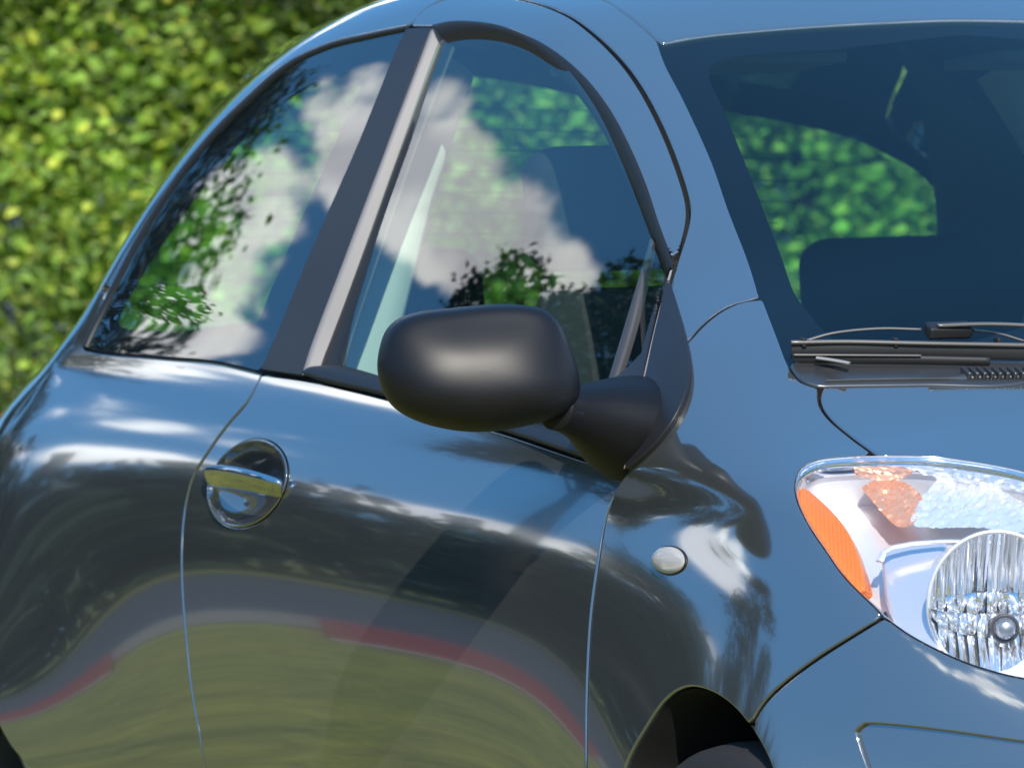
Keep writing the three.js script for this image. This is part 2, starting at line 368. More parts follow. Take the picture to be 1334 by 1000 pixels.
// ---------------------------------------------------------------- the car
const car = new THREE.Group(); car.name = 'hatchback_car'; scene.add(car);
tag(car, 'blue grey two door hatchback parked on the grass, seen from its front corner', 'car');
const B = body, GAP = { gap: .0042, roll: .003, depth: .02 };
const LINE = {
  doorRear: [[336, 484], [329, 500], [318, 522], [300, 548], [283, 571], [266, 596], [251, 621], [244, 645], [239, 675], [236.5, 710], [236.5, 745], [238, 780], [242, 830], [247, 880], [253, 920], [259, 952], [266, 1000], [276, 1060], [290, 1120], [306, 1165]],
  sill: [[306, 1165], [540, 1232], [768, 1300]],
  doorFront: [[768, 1300], [764, 1150], [763, 1000], [764, 920], [766, 860], [770, 800], [778, 740], [790, 670], [800, 640], [818, 612]],
  doorMid: [[818, 612], [833, 540], [848, 474]],
  doorUp: [[848, 474], [864, 402], [878, 347], [889, 310], [894.5, 284], [894, 264], [880, 216], [858, 162], [831, 112], [804, 76], [772, 45], [741, 22], [705, 7], [662, -3], [620, -6], [590, -3], [565, 5], [548, 17], [535, 34]],
  belt: [[818, 612], [760, 597], [660, 564], [560, 534], [490, 514], [400, 493], [336, 484]],
  frameIn: [[565, 34], [590, 29], [640, 32], [682, 45], [723, 68], [759, 99], [790, 138], [817, 187], [840, 241], [858, 295], [878, 347]],
  ditch: [[862, 53], [846, 38], [816, 15], [786, -2], { top: [-1.25, .50] }, { top: [-1.6, .49] }, { top: [-1.8, .465] }, { top: [-1.92, .42] }],
  pillarA: [[862, 53], [873, 84], [895, 126], [932, 207], [958, 281], [988, 363], [995, 388]],
  joint: [[995, 388], [962, 394], [936, 407], [914, 425], [893, 447], [868, 463], [848, 474]],
  quarterTop: [[535, 34], [475, 46], [420, 60], [366, 87], [320, 127], [274, 173], [228, 230], [182, 301], [136, 389], [113, 435], [106, 452]],
  quarterLow: [[106, 452], [120, 457], [214, 465], [274, 470], [336, 484]],
  quarterFront: [[336, 484], [390, 375], [470, 190], [535, 34]],
  cowlEdge: [[995, 388], [1014, 437], [1027, 471], [1036, 487], [1048, 498], [1068, 504]],
  hoodGap: [[1068, 504], [1069, 525], [1080, 543], [1110, 569], [1143, 593]],
  lampRear: [[1143, 593], [1100, 595], [1066, 599], [1046, 608], [1037, 624], [1038, 648], [1052, 680], [1076, 716], [1101, 751], [1144, 794], [1153, 803]],
  lampLow: [[1153, 803], [1184, 825], [1221, 845], [1268, 865], [1334, 882], [1400, 884], [1450, 866], [1486, 820], [1498, 760], [1492, 705]],
  lampTop: [[1492, 705], [1420, 645], [1334, 614], [1268, 601], [1206, 594], [1143, 593]],
  bumperGap: [[1153, 803], [1110, 829], [1060, 861], [1004, 906], [988, 926], [976, 948]],
  archFront: [[976, 948], [962, 930], [945, 914], [922, 901], [898, 896], [880, 902], [862, 918], [842, 948], [826, 975], [815, 1000], [806, 1040], [800, 1100], [797, 1180], [797, 1300]],
};
const REARARCH = [[-1.89, .27], [-1.91, .33], [-1.962, .388], [-2.006, .411], [-2.035, .43], [-2.10, .475], [-2.2, .54], [-2.34, .585], [-2.48, .555], [-2.58, .49], [-2.64, .40]].map((p) => ({ side: p }));
const back = (l) => l.slice().reverse();
const arc = (cx, cy, r, a, b, n = 12) => Array.from({ length: n + 1 }, (_, i) => { const t = rad(mix(a, b, i / n)); return { side: [cx + r * cos(t), cy + r * sin(t)] }; });
const loop = (...runs) => outline(B, runs);

const HATCHEDGE = [{ back: [.42, .62] }, { back: [.6, .64] }, { back: [.75, .665] }, { back: [.9, .665] }, { back: [1.0, .655] }, { back: [1.1, .635] }, { back: [1.2, .605] }, { back: [1.3, .56] }, { back: [1.4, .50] }, { top: [-1.92, .42] }];
// body side: roof rail, A-pillar, C-pillar and rear wing in one pressing
const HATCHLEFT = [{ back: [.42, .62] }, { back: [.6, .64] }, { back: [.75, .68] }, { back: [.9, .70] }, [-2.09, 1.0, .705], [-2.015, 1.1, .69], [-1.965, 1.2, .646], { back: [1.28, .57] }, { back: [1.4, .50] }, { top: [-1.92, .42] }];
const sidePanel = (edge) => panel(wing, DIR.side, [loop(LINE.pillarA, LINE.joint, LINE.doorUp, LINE.quarterTop, LINE.quarterLow, LINE.doorRear,
  [[306, 1165], { side: [-1.7, .28] }, REARARCH[0]], REARARCH, [REARARCH[10], edge[0]], edge, back(LINE.ditch))], { ...GAP, step: .008 });
mesh('body_side', sidePanel(HATCHEDGE), M.paint, car); mesh('body_side', mirrored(sidePanel(HATCHLEFT)), M.paint, car);
const [fender] = pair('front_fender', panel(B, DIR.front, [loop(LINE.doorFront, LINE.doorMid, back(LINE.joint), LINE.cowlEdge, LINE.hoodGap, LINE.lampRear, LINE.bumperGap, LINE.archFront, [[797, 1300], [768, 1300]])], { ...GAP, step: .006 }), M.paint);
const HEADER = [{ top: [-.8755, 0] }, [1136, 27], [1007, 35], [914, 44], [868, 52]];
mesh('roof', panel(B, DIR.top, [across(B, [HEADER, [[868, 52], LINE.ditch[0]], LINE.ditch, [{ top: [-1.92, .42] }, { top: [-2.12, .30] }, { top: [-2.2, .15] }, { top: [-2.22, 0] }]])], { gap: .0, roll: .006, depth: .02, step: .012 }), M.paint, car);
mesh('bonnet', panel(B, DIR.hood, [across(B, [[{ top: [-.14, 0] }, { top: [-.145, .25] }, [1334, 498], [1200, 501], [1068, 504]], LINE.hoodGap, back(LINE.lampTop), [[1492, 705], { top: [.47, .16] }, { top: [.50, 0] }]])], { ...GAP, step: .010 }), M.paint, car);
const FOG = [[[1117, 952], [1119, 946], [1128, 944.5], [1200, 950], [1270, 959], [1334, 968], [1420, 975]], [[1420, 975], [1440, 1040], [1400, 1110]], [[1400, 1110], [1260, 1110], [1180, 1075]], [[1180, 1075], [1150, 1035], [1130, 992], [1117, 952]]];
const [bumper, bumperL] = pair('front_bumper', panel(B, DIR.nose, [loop(back(LINE.bumperGap), LINE.lampLow, [[1492, 705], { front: [.72, .12] }, { front: [.715, 0] }], [{ front: [.715, 0] }, { front: [.5, 0] }, { front: [.26, 0] }], [{ front: [.26, 0] }, { front: [.25, .3] }, { front: [.25, .55] }, [1030, 1230]], [[1030, 1230], [1025, 1120], [1013, 1040], [1003, 1000], [992, 975], [976, 948]]), outline(B, FOG)], { ...GAP, step: .008 }), M.paint);
pair('bumper_recess', panel(B, DIR.nose, [outline(B, FOG)], { gap: -.003, lift: -.007, step: .008, edge: false }), M.paint, bumper, bumperL);
pair('arch_liner', band(B, LINE.archFront.slice(0, 12).concat([[800, 1100]]), LINE.archFront.slice(0, 12).concat([[800, 1100]]), { liftA: -.006, liftB: -.20, bulge: 0, n: 80, m: 3, skirt: 0 }), M.dark, car);
// dark sheet behind the shut lines and inside the lamps
const ribbon = (G, pts, w, lift) => { const L = resample(pts, 60), pos = [], idx = []; L.forEach((p, i) => { const n = gradient(G, p), t = unit(sub(L[min(i + 1, 60)], L[max(i - 1, 0)])), s = cross(t, n); for (const k of [-w, w]) pos.push(...add(add(p, n, lift), s, k)); if (i) { const a = i * 2; idx.push(a - 2, a - 1, a, a - 1, a + 1, a); } }); return geo(pos, null, idx); };
for (const k of ['doorRear', 'doorFront', 'doorMid', 'doorUp', 'hoodGap', 'bumperGap', 'joint', 'belt', 'sill']) pair('shut_line_seal', ribbon(B, outline(B, [LINE[k]], .012, false), .014, -.014), M.dark);
pair('roof_channel', ribbon(B, outline(B, [LINE.ditch], .012, false), .02, -.010), M.paint);

// door
const HANDLE = Array.from({ length: 25 }, (_, i) => { const t = i / 24 * 2 * PI, c = 60 * cos(t), d = 46 * sin(t), f = rad(-55); return [323.5 + c * cos(f) - d * sin(f), 629.5 + c * sin(f) + d * cos(f)]; });
const door = mesh('door', panel(lower, DIR.side, [loop(LINE.doorRear, LINE.sill, LINE.doorFront, LINE.belt), outline(B, [HANDLE])], { ...GAP, step: .006 }), M.paint, car);
const doorLeft = mesh('door', mirrored(panel(lower, DIR.side, [loop(LINE.doorRear, LINE.sill, LINE.doorFront, LINE.belt)], { ...GAP, step: .012 })), M.paint, car);
const frameG = panel(B, DIR.side, [loop(LINE.doorUp.slice(2), [[535, 34], [565, 34]], LINE.frameIn)], { ...GAP, gap: .002, step: .005 });
mesh('window_frame', frameG, M.paint, door); mesh('window_frame', mirrored(frameG), M.paint, doorLeft);
const pillarG = panel(B, DIR.side, [loop([[530, 37], [466, 190], [386, 375], [341, 481]], [[341, 481], [394, 489]], [[394, 489], [410, 440], [450, 335], [505, 190], [563, 36]], [[563, 36], [530, 37]])], { gap: .001, roll: .001, depth: .01, step: .005, lift: .0015 });
mesh('pillar_cover', pillarG, M.pillar, door); mesh('pillar_cover', mirrored(pillarG), M.pillar, doorLeft);
const stripG = band(B, [[564, 36], [506, 190], [451, 335], [411, 440], [395, 489]], [[567, 41], [510, 190], [457.5, 335], [418, 440], [403, 483]], { liftA: .002, liftB: -.016, bulge: .0005, m: 3 });
mesh('pillar_edge', stripG, M.trimStrip, door); mesh('pillar_edge', mirrored(stripG), M.trimStrip, doorLeft);
const sealG = [band(B, LINE.frameIn, [[574, 50], [597, 46], [640, 48], [678, 60], [714, 84], [748, 114], [778, 153], [804, 200], [826, 248], [845, 300], [866, 352]], { liftA: .003, liftB: -.012, bulge: .004 }),
  band(B, [[567, 41], [510, 190], [457.5, 335], [418, 440], [404, 474]], [[578, 50], [525, 190], [475, 335], [440, 440], [430, 478]], { liftA: -.014, liftB: -.016, bulge: .002, m: 4 }),
  band(B, [[404, 473], [428, 471], [495, 488], [570, 512], [680, 545], [780, 578]], [[398, 489], [420, 497], [490, 513], [560, 533], [660, 563], [780, 602]], { liftA: -.010, liftB: .004, bulge: .006 })];
mesh('window_seal', sealG, M.rubber, door); mesh('window_seal', sealG.map(mirrored), M.rubber, doorLeft);
const paneG = panel(glassG, DIR.side, [outline(B, [[[566, 42], [600, 38], [650, 42], [690, 57], [730, 82], [764, 116], [795, 156], [820, 203], [842, 256], [862, 315], [874, 362]], [[874, 362], [840, 480], [815, 590]], [[815, 590], [700, 556], [560, 515], [480, 490], [405, 478]], [[405, 478], [452, 335], [564, 42]]])], { step: .02, edge: false, lift: -.014 });
mesh('window_pane', paneG, M.glass, door); mesh('window_pane', mirrored(paneG), M.glass, doorLeft);
const divG = band(B, [[845, 304], [828, 356], [805, 430], [784, 500]], [[852, 312], [836, 364], [814, 438], [794, 500]], { liftA: -.009, liftB: -.009, bulge: .006 });
mesh('window_divider', divG, M.bar, door); mesh('window_divider', mirrored(divG), M.bar, doorLeft);

// quarter window: flush glass with a printed black border behind it
const QW = [[LINE.quarterTop, LINE.quarterLow, LINE.quarterFront]];
const qOuter = outline(B, [LINE.quarterTop, LINE.quarterLow, LINE.quarterFront]);
const qInner = outline(B, [[[478, 81], [412, 103], [360, 135], [318, 172], [280, 215], [240, 268], [200, 325], [165, 380], [149, 410]], [[149, 410], [148, 420], [160, 427]], [[160, 427], [230, 431], [300, 436]], [[300, 436], [316, 432], [328, 420], [343, 384], [384, 288], [430, 185], [478, 81]]]);
const [quarter, quarterL] = pair('quarter_window', panel(B, DIR.side, [qOuter], { gap: .002, step: .01, edge: false, lift: -.003 }), M.glass);
pair('window_border', panel(B, DIR.side, [qOuter, qInner], { gap: .0, step: .006, edge: false, lift: -.008 }), M.frit, quarter, quarterL);
pair('window_seal', band(B, [...LINE.quarterTop], [[532, 38], [475, 50], [421, 64], [368, 91], [323, 131], [278, 176], [232, 233], [186, 304], [140, 391], [117, 436], [111, 451]], { liftA: .0005, liftB: -.002, bulge: .002, m: 4 }), M.rubber, quarter, quarterL);

// windscreen
const wsOuter = across(B, [[{ top: [-.12, 0] }, { top: [-.14, .25] }, [1334, 474], [1200, 478], [1036, 487]], back(LINE.cowlEdge.slice(0, 4)), back(LINE.pillarA), [[862, 53], [868, 52]], back(HEADER)]);
const wsInner = across(B, [[{ top: [-.18, 0] }, { top: [-.20, .25] }, [1200, 455], [1090, 440], [1060, 415]], [[1060, 415], [1032, 378], [1014, 330], [995, 281], [962, 196], [936, 133], [918, 92], [920, 78]], [[920, 78], [932, 70], [960, 63], [1099, 52], { top: [-.851, 0] }]]);
const screenP = mesh('windscreen', panel(B, DIR.screen, [wsOuter], { gap: -.006, step: .014, edge: false, lift: -.004 }), M.screen, car);
mesh('windscreen_border', panel(B, DIR.screen, [wsOuter, wsInner], { gap: -.008, step: .010, edge: false, lift: -.010 }), M.frit, screenP);

// rear hatch and its window, seen through the car
const RW = [[{ back: [1.335, 0] }, { back: [1.33, .28] }, { back: [1.295, .43] }, { back: [1.26, .54] }, { back: [1.20, .595] }, { back: [1.10, .622] }, { back: [1.0, .635] }, { back: [.955, .60] }, { back: [.94, .3] }, { back: [.94, 0] }]];
const RWLEFT = [[{ back: [1.335, 0] }, { back: [1.33, .28] }, { back: [1.302, .43] }, { back: [1.27, .536] }, { back: [1.236, .596] }, [-2.0, 1.20, .638], [-2.045, 1.10, .68], [-2.12, 1.0, .69], { back: [.955, .62] }, { back: [.94, .3] }, { back: [.94, 0] }]];
const twoSides = (r, l) => [...outline(B, r), ...outline(B, l).map(flipZ).reverse().slice(1, -1)];
const rwOuter = twoSides(RW, RWLEFT), topEdge = [{ top: [-2.22, 0] }, { top: [-2.2, .15] }, { top: [-2.12, .30] }, { top: [-1.92, .42] }], lowEdge = [{ back: [.42, .62] }, { back: [.42, 0] }];
mesh('hatch', panel(B, DIR.back, [twoSides([topEdge, back(HATCHEDGE), lowEdge], [topEdge, back(HATCHLEFT), lowEdge]), rwOuter], { gap: .003, step: .014, depth: .03 }), M.paint, car);
const rearWin = mesh('rear_window', panel(B, DIR.back, [rwOuter], { gap: -.012, step: .02, edge: false, lift: -.008 }), M.tint, car);
const wires = []; for (let i = 0; i < 9; i++) { const y = 1.285 - i * .034; wires.push(rod(Array.from({ length: 17 }, (_, k) => { const p = onBack(B, y, mix(-.54, .54, k / 16) * (y > 1.25 ? .85 : 1)); return add(p, gradient(B, p), -.011); }), .0016, .0016, [0, 1, 0], 5)); }
for (const w of wires) mesh('defroster_wire', w, M.dark, rearWin);

// door mirror
const MC = [-.315, 1.055, .985], MN = unit([.93, 0, .36]);
const onMirror = (u, v) => { const d = ray(u, v); return add(EYE, d, dot(sub(MC, EYE), MN) / dot(d, MN)); };
function mirrorShell() {
  const px = [[492, 486], [496, 451], [505, 430], [521, 416], [548, 407], [590, 402], [647, 397], [688, 398], [709, 403], [724, 415], [736, 434], [746, 460], [754, 488], [755.5, 510], [748, 528], [733, 541], [700, 551], [647, 561], [610, 562], [578, 558], [545, 549], [518, 535], [502, 517]];
  const c = new THREE.CatmullRomCurve3(px.map((p) => new THREE.Vector3(...onMirror(...p))), true, 'centripetal'), rim = c.getSpacedPoints(96).slice(0, 96).map((p) => p.toArray()), mid = onMirror(625, 478), rings = [];
  const K = 34, side = unit(cross([0, 1, 0], MN));
  for (let i = 0; i <= K; i++) {   // from the rear rim over the outline to the middle of the front
    const t = i / K, r = t < .2 ? 1 - .03 * (1 - t / .2) : cos((t - .2) / .8 * PI / 2), h = t < .2 ? -.05 * (1 - t / .2) : .062 * pow(max(0, 1 - pow(r, 3.4)), 1 / 2.1);
    rings.push(rim.map((p) => { const q = mid.map((m, k) => mix(m, p[k], i === K ? .001 : r)), y = q[1] - mid[1], s = dot(sub(q, mid), side); return add(q, MN, h + (t < .2 ? 0 : (-.30 * y - 3.2 * y * y - .22 * s * s) * (1 - pow(r, 4)))); }));
  }
  return loft(rings.map((r) => r.slice().reverse()), true);
}
const mir = mesh('door_mirror', mirrorShell(), M.mirror, car);
{
  const a = hit(B, 816, 546), n = gradient(B, a), b = add(onMirror(722, 528), MN, .008), rings = [], N = 18, up = [0, 1, 0];
  for (let i = 0; i <= N; i++) {
    const t = i / N, p = a.map((x, k) => mix(x - n[k] * .02, b[k], t)), k = 1 - ss(-.05, .95, t), w = mix(.050, .17, k), h = mix(.058, .135, k), q = add(p, up, -.006 * k), dir = unit(sub(b, a)), s = unit(cross(dir, up)), u = cross(s, dir), r = [];
    for (let j = 0; j < 28; j++) { const th = 2 * PI * j / 28; r.push(add(add(q, s, cos(th) * w / 2), u, sin(th) * h / 2)); }
    rings.push(r);
  }
  mesh('mirror_arm', loft(rings), M.arm, mir);
}
const sailDoor = panel(B, DIR.side, [outline(B, [[[874, 357], [858, 425], [836, 525], [819, 609]], [[819, 609], [792, 602], [765, 592], [752, 580]], [[752, 580], [775, 545], [795, 505], [822, 482], [842, 462]], [[842, 462], [858, 405], [874, 357]]])], { gap: .001, roll: .0015, depth: .012, step: .004, lift: .007 });
const sailFender = panel(B, DIR.side, [outline(B, [[[878, 360], [889, 393], [899, 428], [905, 458], [906.5, 486], [900, 515], [884, 547], [862, 576], [838, 600], [821, 613]], [[821, 613], [840, 525], [862, 425], [878, 360]]])], { gap: .001, roll: .0015, depth: .012, step: .004, lift: .007 });
mesh('mirror_base', sailDoor, M.satin, mir); mesh('base_edge', ribbon(B, outline(B, [[[876, 358], [860, 425], [838, 525], [820, 611]]], .01, false), .0014, .0072), M.trimStrip, mir); mesh('mirror_base', sailFender, M.satin, mir);
const mirL = mesh('door_mirror', mirrored(mirrorShell()), M.mirror, car); mesh('mirror_base', [mirrored(sailDoor), mirrored(sailFender)], M.satin, mirL);

// door handle: a round bowl with a grip across it
{
  const rim = outline(B, [HANDLE], .006), c = rim.reduce((s, p) => add(s, p), [0, 0, 0]).map((x) => x / rim.length), n = gradient(B, hit(B, 323, 629)), rings = [];
  for (let i = 0; i <= 20; i++) { const r = 1 - i / 20, d = .004 - .034 * sqrt(max(0, 1 - pow(r, 2.4))); rings.push(rim.map((p) => add(c.map((m, k) => mix(m, p[k], i === 20 ? .001 : r * .995)), n, d))); }
  const lip = resample([...rim, rim[0]], 90).map((p) => add(p, n, .0015)); lip.push(lip[1]);
  const bowl = mesh('handle_bowl', [loft(rings, false), rod(lip, .004, .003, n, 8, 2)], M.paint, door);
  const P = [[275, 621], [284, 622], [301, 623], [325, 626], [349, 631], [364, 635], [371, 637]].map((p) => hit(B, ...p)), C = new THREE.CatmullRomCurve3(P.map((p, i) => new THREE.Vector3(...add(p, n, [.004, .011, .016, .018, .016, .011, .004][i]))));
  mesh('handle_grip', rod(C.getSpacedPoints(28).map((p) => p.toArray()), .016, .034, [0, 1, .38], 20, 2.8, (t) => .7 + .3 * pow(sin(PI * min(1, max(0, t))), .45)), M.handle, door);
}

// side repeater lamp
{
  const p = hit(B, 873, 730), n = gradient(B, p), g = new THREE.SphereGeometry(1, 40, 20, 0, 2 * PI, 0, PI / 2), q = new THREE.Quaternion().setFromUnitVectors(new THREE.Vector3(0, 1, 0), new THREE.Vector3(...n));
  g.scale(.036, .012, .0165); const m = new THREE.Matrix4().makeBasis(new THREE.Vector3(...unit(cross([0, 1, 0], n))), new THREE.Vector3(...n), new THREE.Vector3(...unit(cross(cross([0, 1, 0], n), n)))); g.applyMatrix4(m); g.translate(...add(p, n, .001));
  const rim = new THREE.TorusGeometry(1, .06, 8, 48); rim.rotateX(PI / 2); rim.scale(.0365, .03, .017); rim.applyMatrix4(m); rim.translate(...p);
  const lamp = mesh('side_repeater', g, phy([.97, .93, .90], { transmission: .12, thickness: 0, roughness: .25, clearcoat: 1, bumpMap: prism, bumpScale: .0008 }), fender); mesh('lamp_gasket', rim, M.rubber, lamp);
}

// headlamp
{
  const rim = [LINE.lampRear, LINE.lampLow, LINE.lampTop], L = outline(B, rim);
  const lampG = (lift, loops, o = {}) => panel(B, DIR.nose, loops, { step: .006, edge: false, lift, ...o });
  const lens = mesh('headlamp', panel(B, DIR.nose, [L], { gap: .003, roll: .004, depth: .012, lift: .003, step: .008 }), M.lens, car);
  const cl = [...rim.flat(), rim[0][0]];
  mesh('lamp_housing', [lampG(-.060, [L, outline(B, [Array.from({ length: 25 }, (_, i) => [1296 + 72 * cos(i / 24 * 2 * PI), 788 + 78 * sin(i / 24 * 2 * PI)])])], { gap: -.004 }), band(B, cl, cl, { liftA: -.001, liftB: -.12, bulge: 0, n: 140, m: 2, skirt: 0 })], M.silver, lens);
  mesh('lamp_rim', band(B, cl, cl.map(([u, v]) => [u + (1260 - u) * .012, v + (735 - v) * .018]), { liftA: -.002, liftB: -.012, bulge: .003, n: 160, m: 5, skirt: .01 }), M.chrome, lens);
  mesh('amber_reflector', panel(B, DIR.nose, [outline(B, [[[1045, 629], [1052, 634], [1075, 654], [1098, 680], [1112, 706], [1121, 735], [1127, 764]], [[1127, 764], [1121, 768], [1098, 746], [1076, 716], [1058, 684], [1046, 652], [1045, 629]]])], { lift: -.010, roll: .002, depth: .02, step: .004 }), M.amber, lens);
  // bowl of the main beam, fluted
  const at = add(hit(B, 1302, 790), [.9, 0, .42], -.030), ax = unit([.90, .02, .42]), e1 = unit(cross([0, 1, 0], ax)), e2 = cross(ax, e1), R = .079;
  const flutes = (nc, nr, seedv) => {
    const pos = [], idx = [];
    for (let c = 0; c < nc; c++) for (let r = 0; r < nr; r++) {
      const t0 = hash(c, r, seedv) - .5, t1 = hash(c, r, seedv + 1) - .5, base = pos.length / 3, m = 6;
      for (let i = 0; i <= m; i++) for (let j = 0; j <= m; j++) {
        const x = mix(-.995, .995, (c + i / m) / nc), w = sqrt(1 - x * x), cut = [-1, -.5, -.18, .12, 1], y = w * mix(cut[r], cut[r + 1], j / m);
        const q = x * x + y * y, fx = i / m - .5, fy = j / m - .5, dep = -.056 * (1 - q) + .016 * (.25 - fx * fx) + (r < 3 ? .022 : .001) * (.25 - fy * fy) + t0 * fx * .018 + t1 * fy * (r < 3 ? .03 : .004);
        pos.push(...add(add(add(at, e1, x * R), e2, y * R * 1.06), ax, dep));
      }
      for (let i = 0; i < m; i++) for (let j = 0; j < m; j++) { const a = base + i * (m + 1) + j; idx.push(a, a + m + 1, a + 1, a + 1, a + m + 1, a + m + 2); }
    }
    return geo(pos, null, idx);
  };
  const bowl = mesh('lamp_reflector', flutes(13, 4, 5), M.facet, lens);
  const ringPts = Array.from({ length: 61 }, (_, i) => { const t = i / 60 * 2 * PI; return add(add(add(at, e1, cos(t) * R), e2, sin(t) * R * 1.06), ax, .002); });
  mesh('reflector_ring', rod(ringPts, .005, .006, ax, 8, 2), M.silver, lens);
  const bulb = new THREE.LatheGeometry([[0, .030], [.007, .0295], [.011, .026], [.012, .018], [.012, 0], [.016, 0], [.016, -.03]].map((p) => new THREE.Vector2(...p)), 28); bulb.applyQuaternion(new THREE.Quaternion().setFromUnitVectors(new THREE.Vector3(0, 1, 0), new THREE.Vector3(...ax))); bulb.translate(...add(add(at, ax, -.035), e2, -.030).map((x, k) => x + e1[k] * .012));
  mesh('bulb', bulb, M.alloy, lens);
  { const g = new THREE.TorusGeometry(.0150, .0022, 10, 30); g.applyQuaternion(new THREE.Quaternion().setFromUnitVectors(new THREE.Vector3(0, 0, 1), new THREE.Vector3(...ax))); g.translate(...add(add(at, ax, -.022), e2, -.030).map((x, k) => x + e1[k] * .012)); mesh('bulb_holder', g, M.bar, lens); }
  // chamber walls: a smooth bright bezel beside the bowl, a brow above it, the turn lamp's cut reflector
  mesh('lamp_bezel', panel(B, DIR.nose, [outline(B, [[[1158, 712], [1172, 700], [1200, 694], [1236, 692]], [[1236, 692], [1218, 722], [1210, 770], [1218, 825], [1228, 846]], [[1228, 846], [1200, 838], [1178, 810], [1162, 768], [1158, 712]]])], { lift: -.034, roll: .006, depth: .02, step: .005 }), M.bezel, lens);
  mesh('lamp_brow', rod([[1140, 716], [1147, 702], [1162, 693], [1190, 687], [1230, 684], [1280, 684], [1334, 689], [1400, 700]].map((p) => { const q = hit(B, ...p); return add(q, gradient(B, q), -.022); }), .010, .005, [0, 1, 0], 10, 2.4), M.silver, lens);
  const cut = (px, lift, n, amp, sd) => {
    const g = panel(B, DIR.nose, [outline(B, [[...px, px[0]]])], { lift, step: n, edge: false }), p = g.attributes.position, out = g.toNonIndexed(), q = out.attributes.position;
    for (let i = 0; i < q.count; i++) { const a = [q.getX(i), q.getY(i), q.getZ(i)], k = a.map((x) => Math.round(x * 4000)), d = (hash(k[0], k[1], k[2] + sd) - .5) * amp; q.setXYZ(i, a[0] + d * .8, a[1] + d * .3, a[2] + d * .5); }
    out.computeVertexNormals(); return out;
  };
  mesh('turn_reflector', cut([[1125, 622], [1150, 610], [1175, 612], [1205, 634], [1200, 655], [1192, 672], [1176, 676], [1150, 652]], -.030, .0045, .006, 3), M.amberFacet, lens);
  mesh('turn_facets', cut([[1205, 634], [1240, 606], [1280, 612], [1334, 640], [1390, 670], [1334, 682], [1280, 676], [1225, 676], [1192, 672]], -.030, .006, .007, 4), M.cut, lens);
}

// cowl, wipers
const cowl = mesh('cowl_panel', panel(B, DIR.screen, [across(B, [[{ top: [-.145, 0] }, { top: [-.15, .25] }, [1334, 499], [1200, 502], [1068, 504]], [[1068, 504], [1048, 498], [1036, 487], [1029, 474]], [[1029, 474], [1100, 470], [1200, 468], [1334, 465], { top: [-.19, .25] }, { top: [-.19, 0] }]])], { gap: .002, roll: .004, depth: .02, step: .008, lift: .003 }), M.cowl, car);
{
  const lump = (u, v, w, h, l) => { const p = hit(B, u, v), n = gradient(B, p); return box(w, h, l, ...add(p, n, .006), .0025, 0, -.35); };
  for (let i = 0; i < 9; i++) mesh('louvre', lump(1258 + i * 10, 491, .022, .010, .006), M.cowl, cowl);
  mesh('cowl_lip', band(B, [[1075, 500], [1150, 497.5], [1240, 496], [1252, 492], [1262, 486], [1334, 484]], [[1075, 501.5], [1150, 499.5], [1240, 498.5], [1256, 498], [1270, 496], [1334, 495]], { liftA: .003, liftB: .002, bulge: .004 }), M.cowl, cowl);
  const lifted = (u, v, l) => { let a = u, b = v, q; for (let i = 0; i < 4; i++) { const h = hit(B, a, b); q = add(h, gradient(B, h), l); const s = project(q); a += u - s[0]; b += v - s[1]; } return q; };
  const W = (pts, lift) => { const q = pts.map((p) => { return lifted(p[0], p[1], p[2] ?? lift); }); return new THREE.CatmullRomCurve3(q.map((p) => new THREE.Vector3(...p))).getSpacedPoints(40).map((p) => p.toArray()); };
  const grey = phy([.17, .155, .14], { roughness: .35, metalness: .4 });
  const wiper = mesh('wiper', rod(W([[1031, 455], [1100, 455], [1200, 456], [1334, 459], [1450, 462]], .014), .006, .020), M.rubber, car);
  mesh('blade_spine', rod(W([[1031, 446], [1100, 445], [1200, 447], [1334, 449.5], [1450, 452]], .024), .008, .0055), grey, wiper);
  mesh('blade_bracket', rod(W([[1052, 443, .020], [1085, 434, .026], [1145, 428, .030], [1200, 429, .030]], .03), .006, .0035), grey, wiper);
  mesh('blade_bracket', rod(W([[1334, 444, .020], [1300, 434, .026], [1268, 430, .030]], .03), .006, .0035), grey, wiper);
  mesh('wiper_arm', rod(W([[1222, 424, .042], [1290, 422, .042], [1370, 426, .040], [1480, 440, .03]], .05), .009, .005), grey, wiper);
  mesh('blade_joint', box(.022, .016, .058, ...lifted(1236, 430, .030), .004, rad(-6), -.4), M.black, wiper);
  for (const u of [1046, 1166, 1300]) { mesh('blade_claw', box(.012, .012, .006, ...lifted(u, 446, .022), .002), M.black, wiper); }
  const wiper2 = mesh('wiper', rod(W([[1033, 466], [1110, 467], [1200, 468], [1290, 470]], .010), .006, .010), M.rubber, car);
  mesh('blade_spine', rod(W([[1034, 462], [1110, 462.5], [1200, 463]], .016), .006, .003), grey, wiper2);
  mesh('blade_tip', rod(W([[1064, 466, .014], [1085, 469, .016], [1107, 473, .018]], .02), .010, .004), M.trimStrip, wiper2);
}

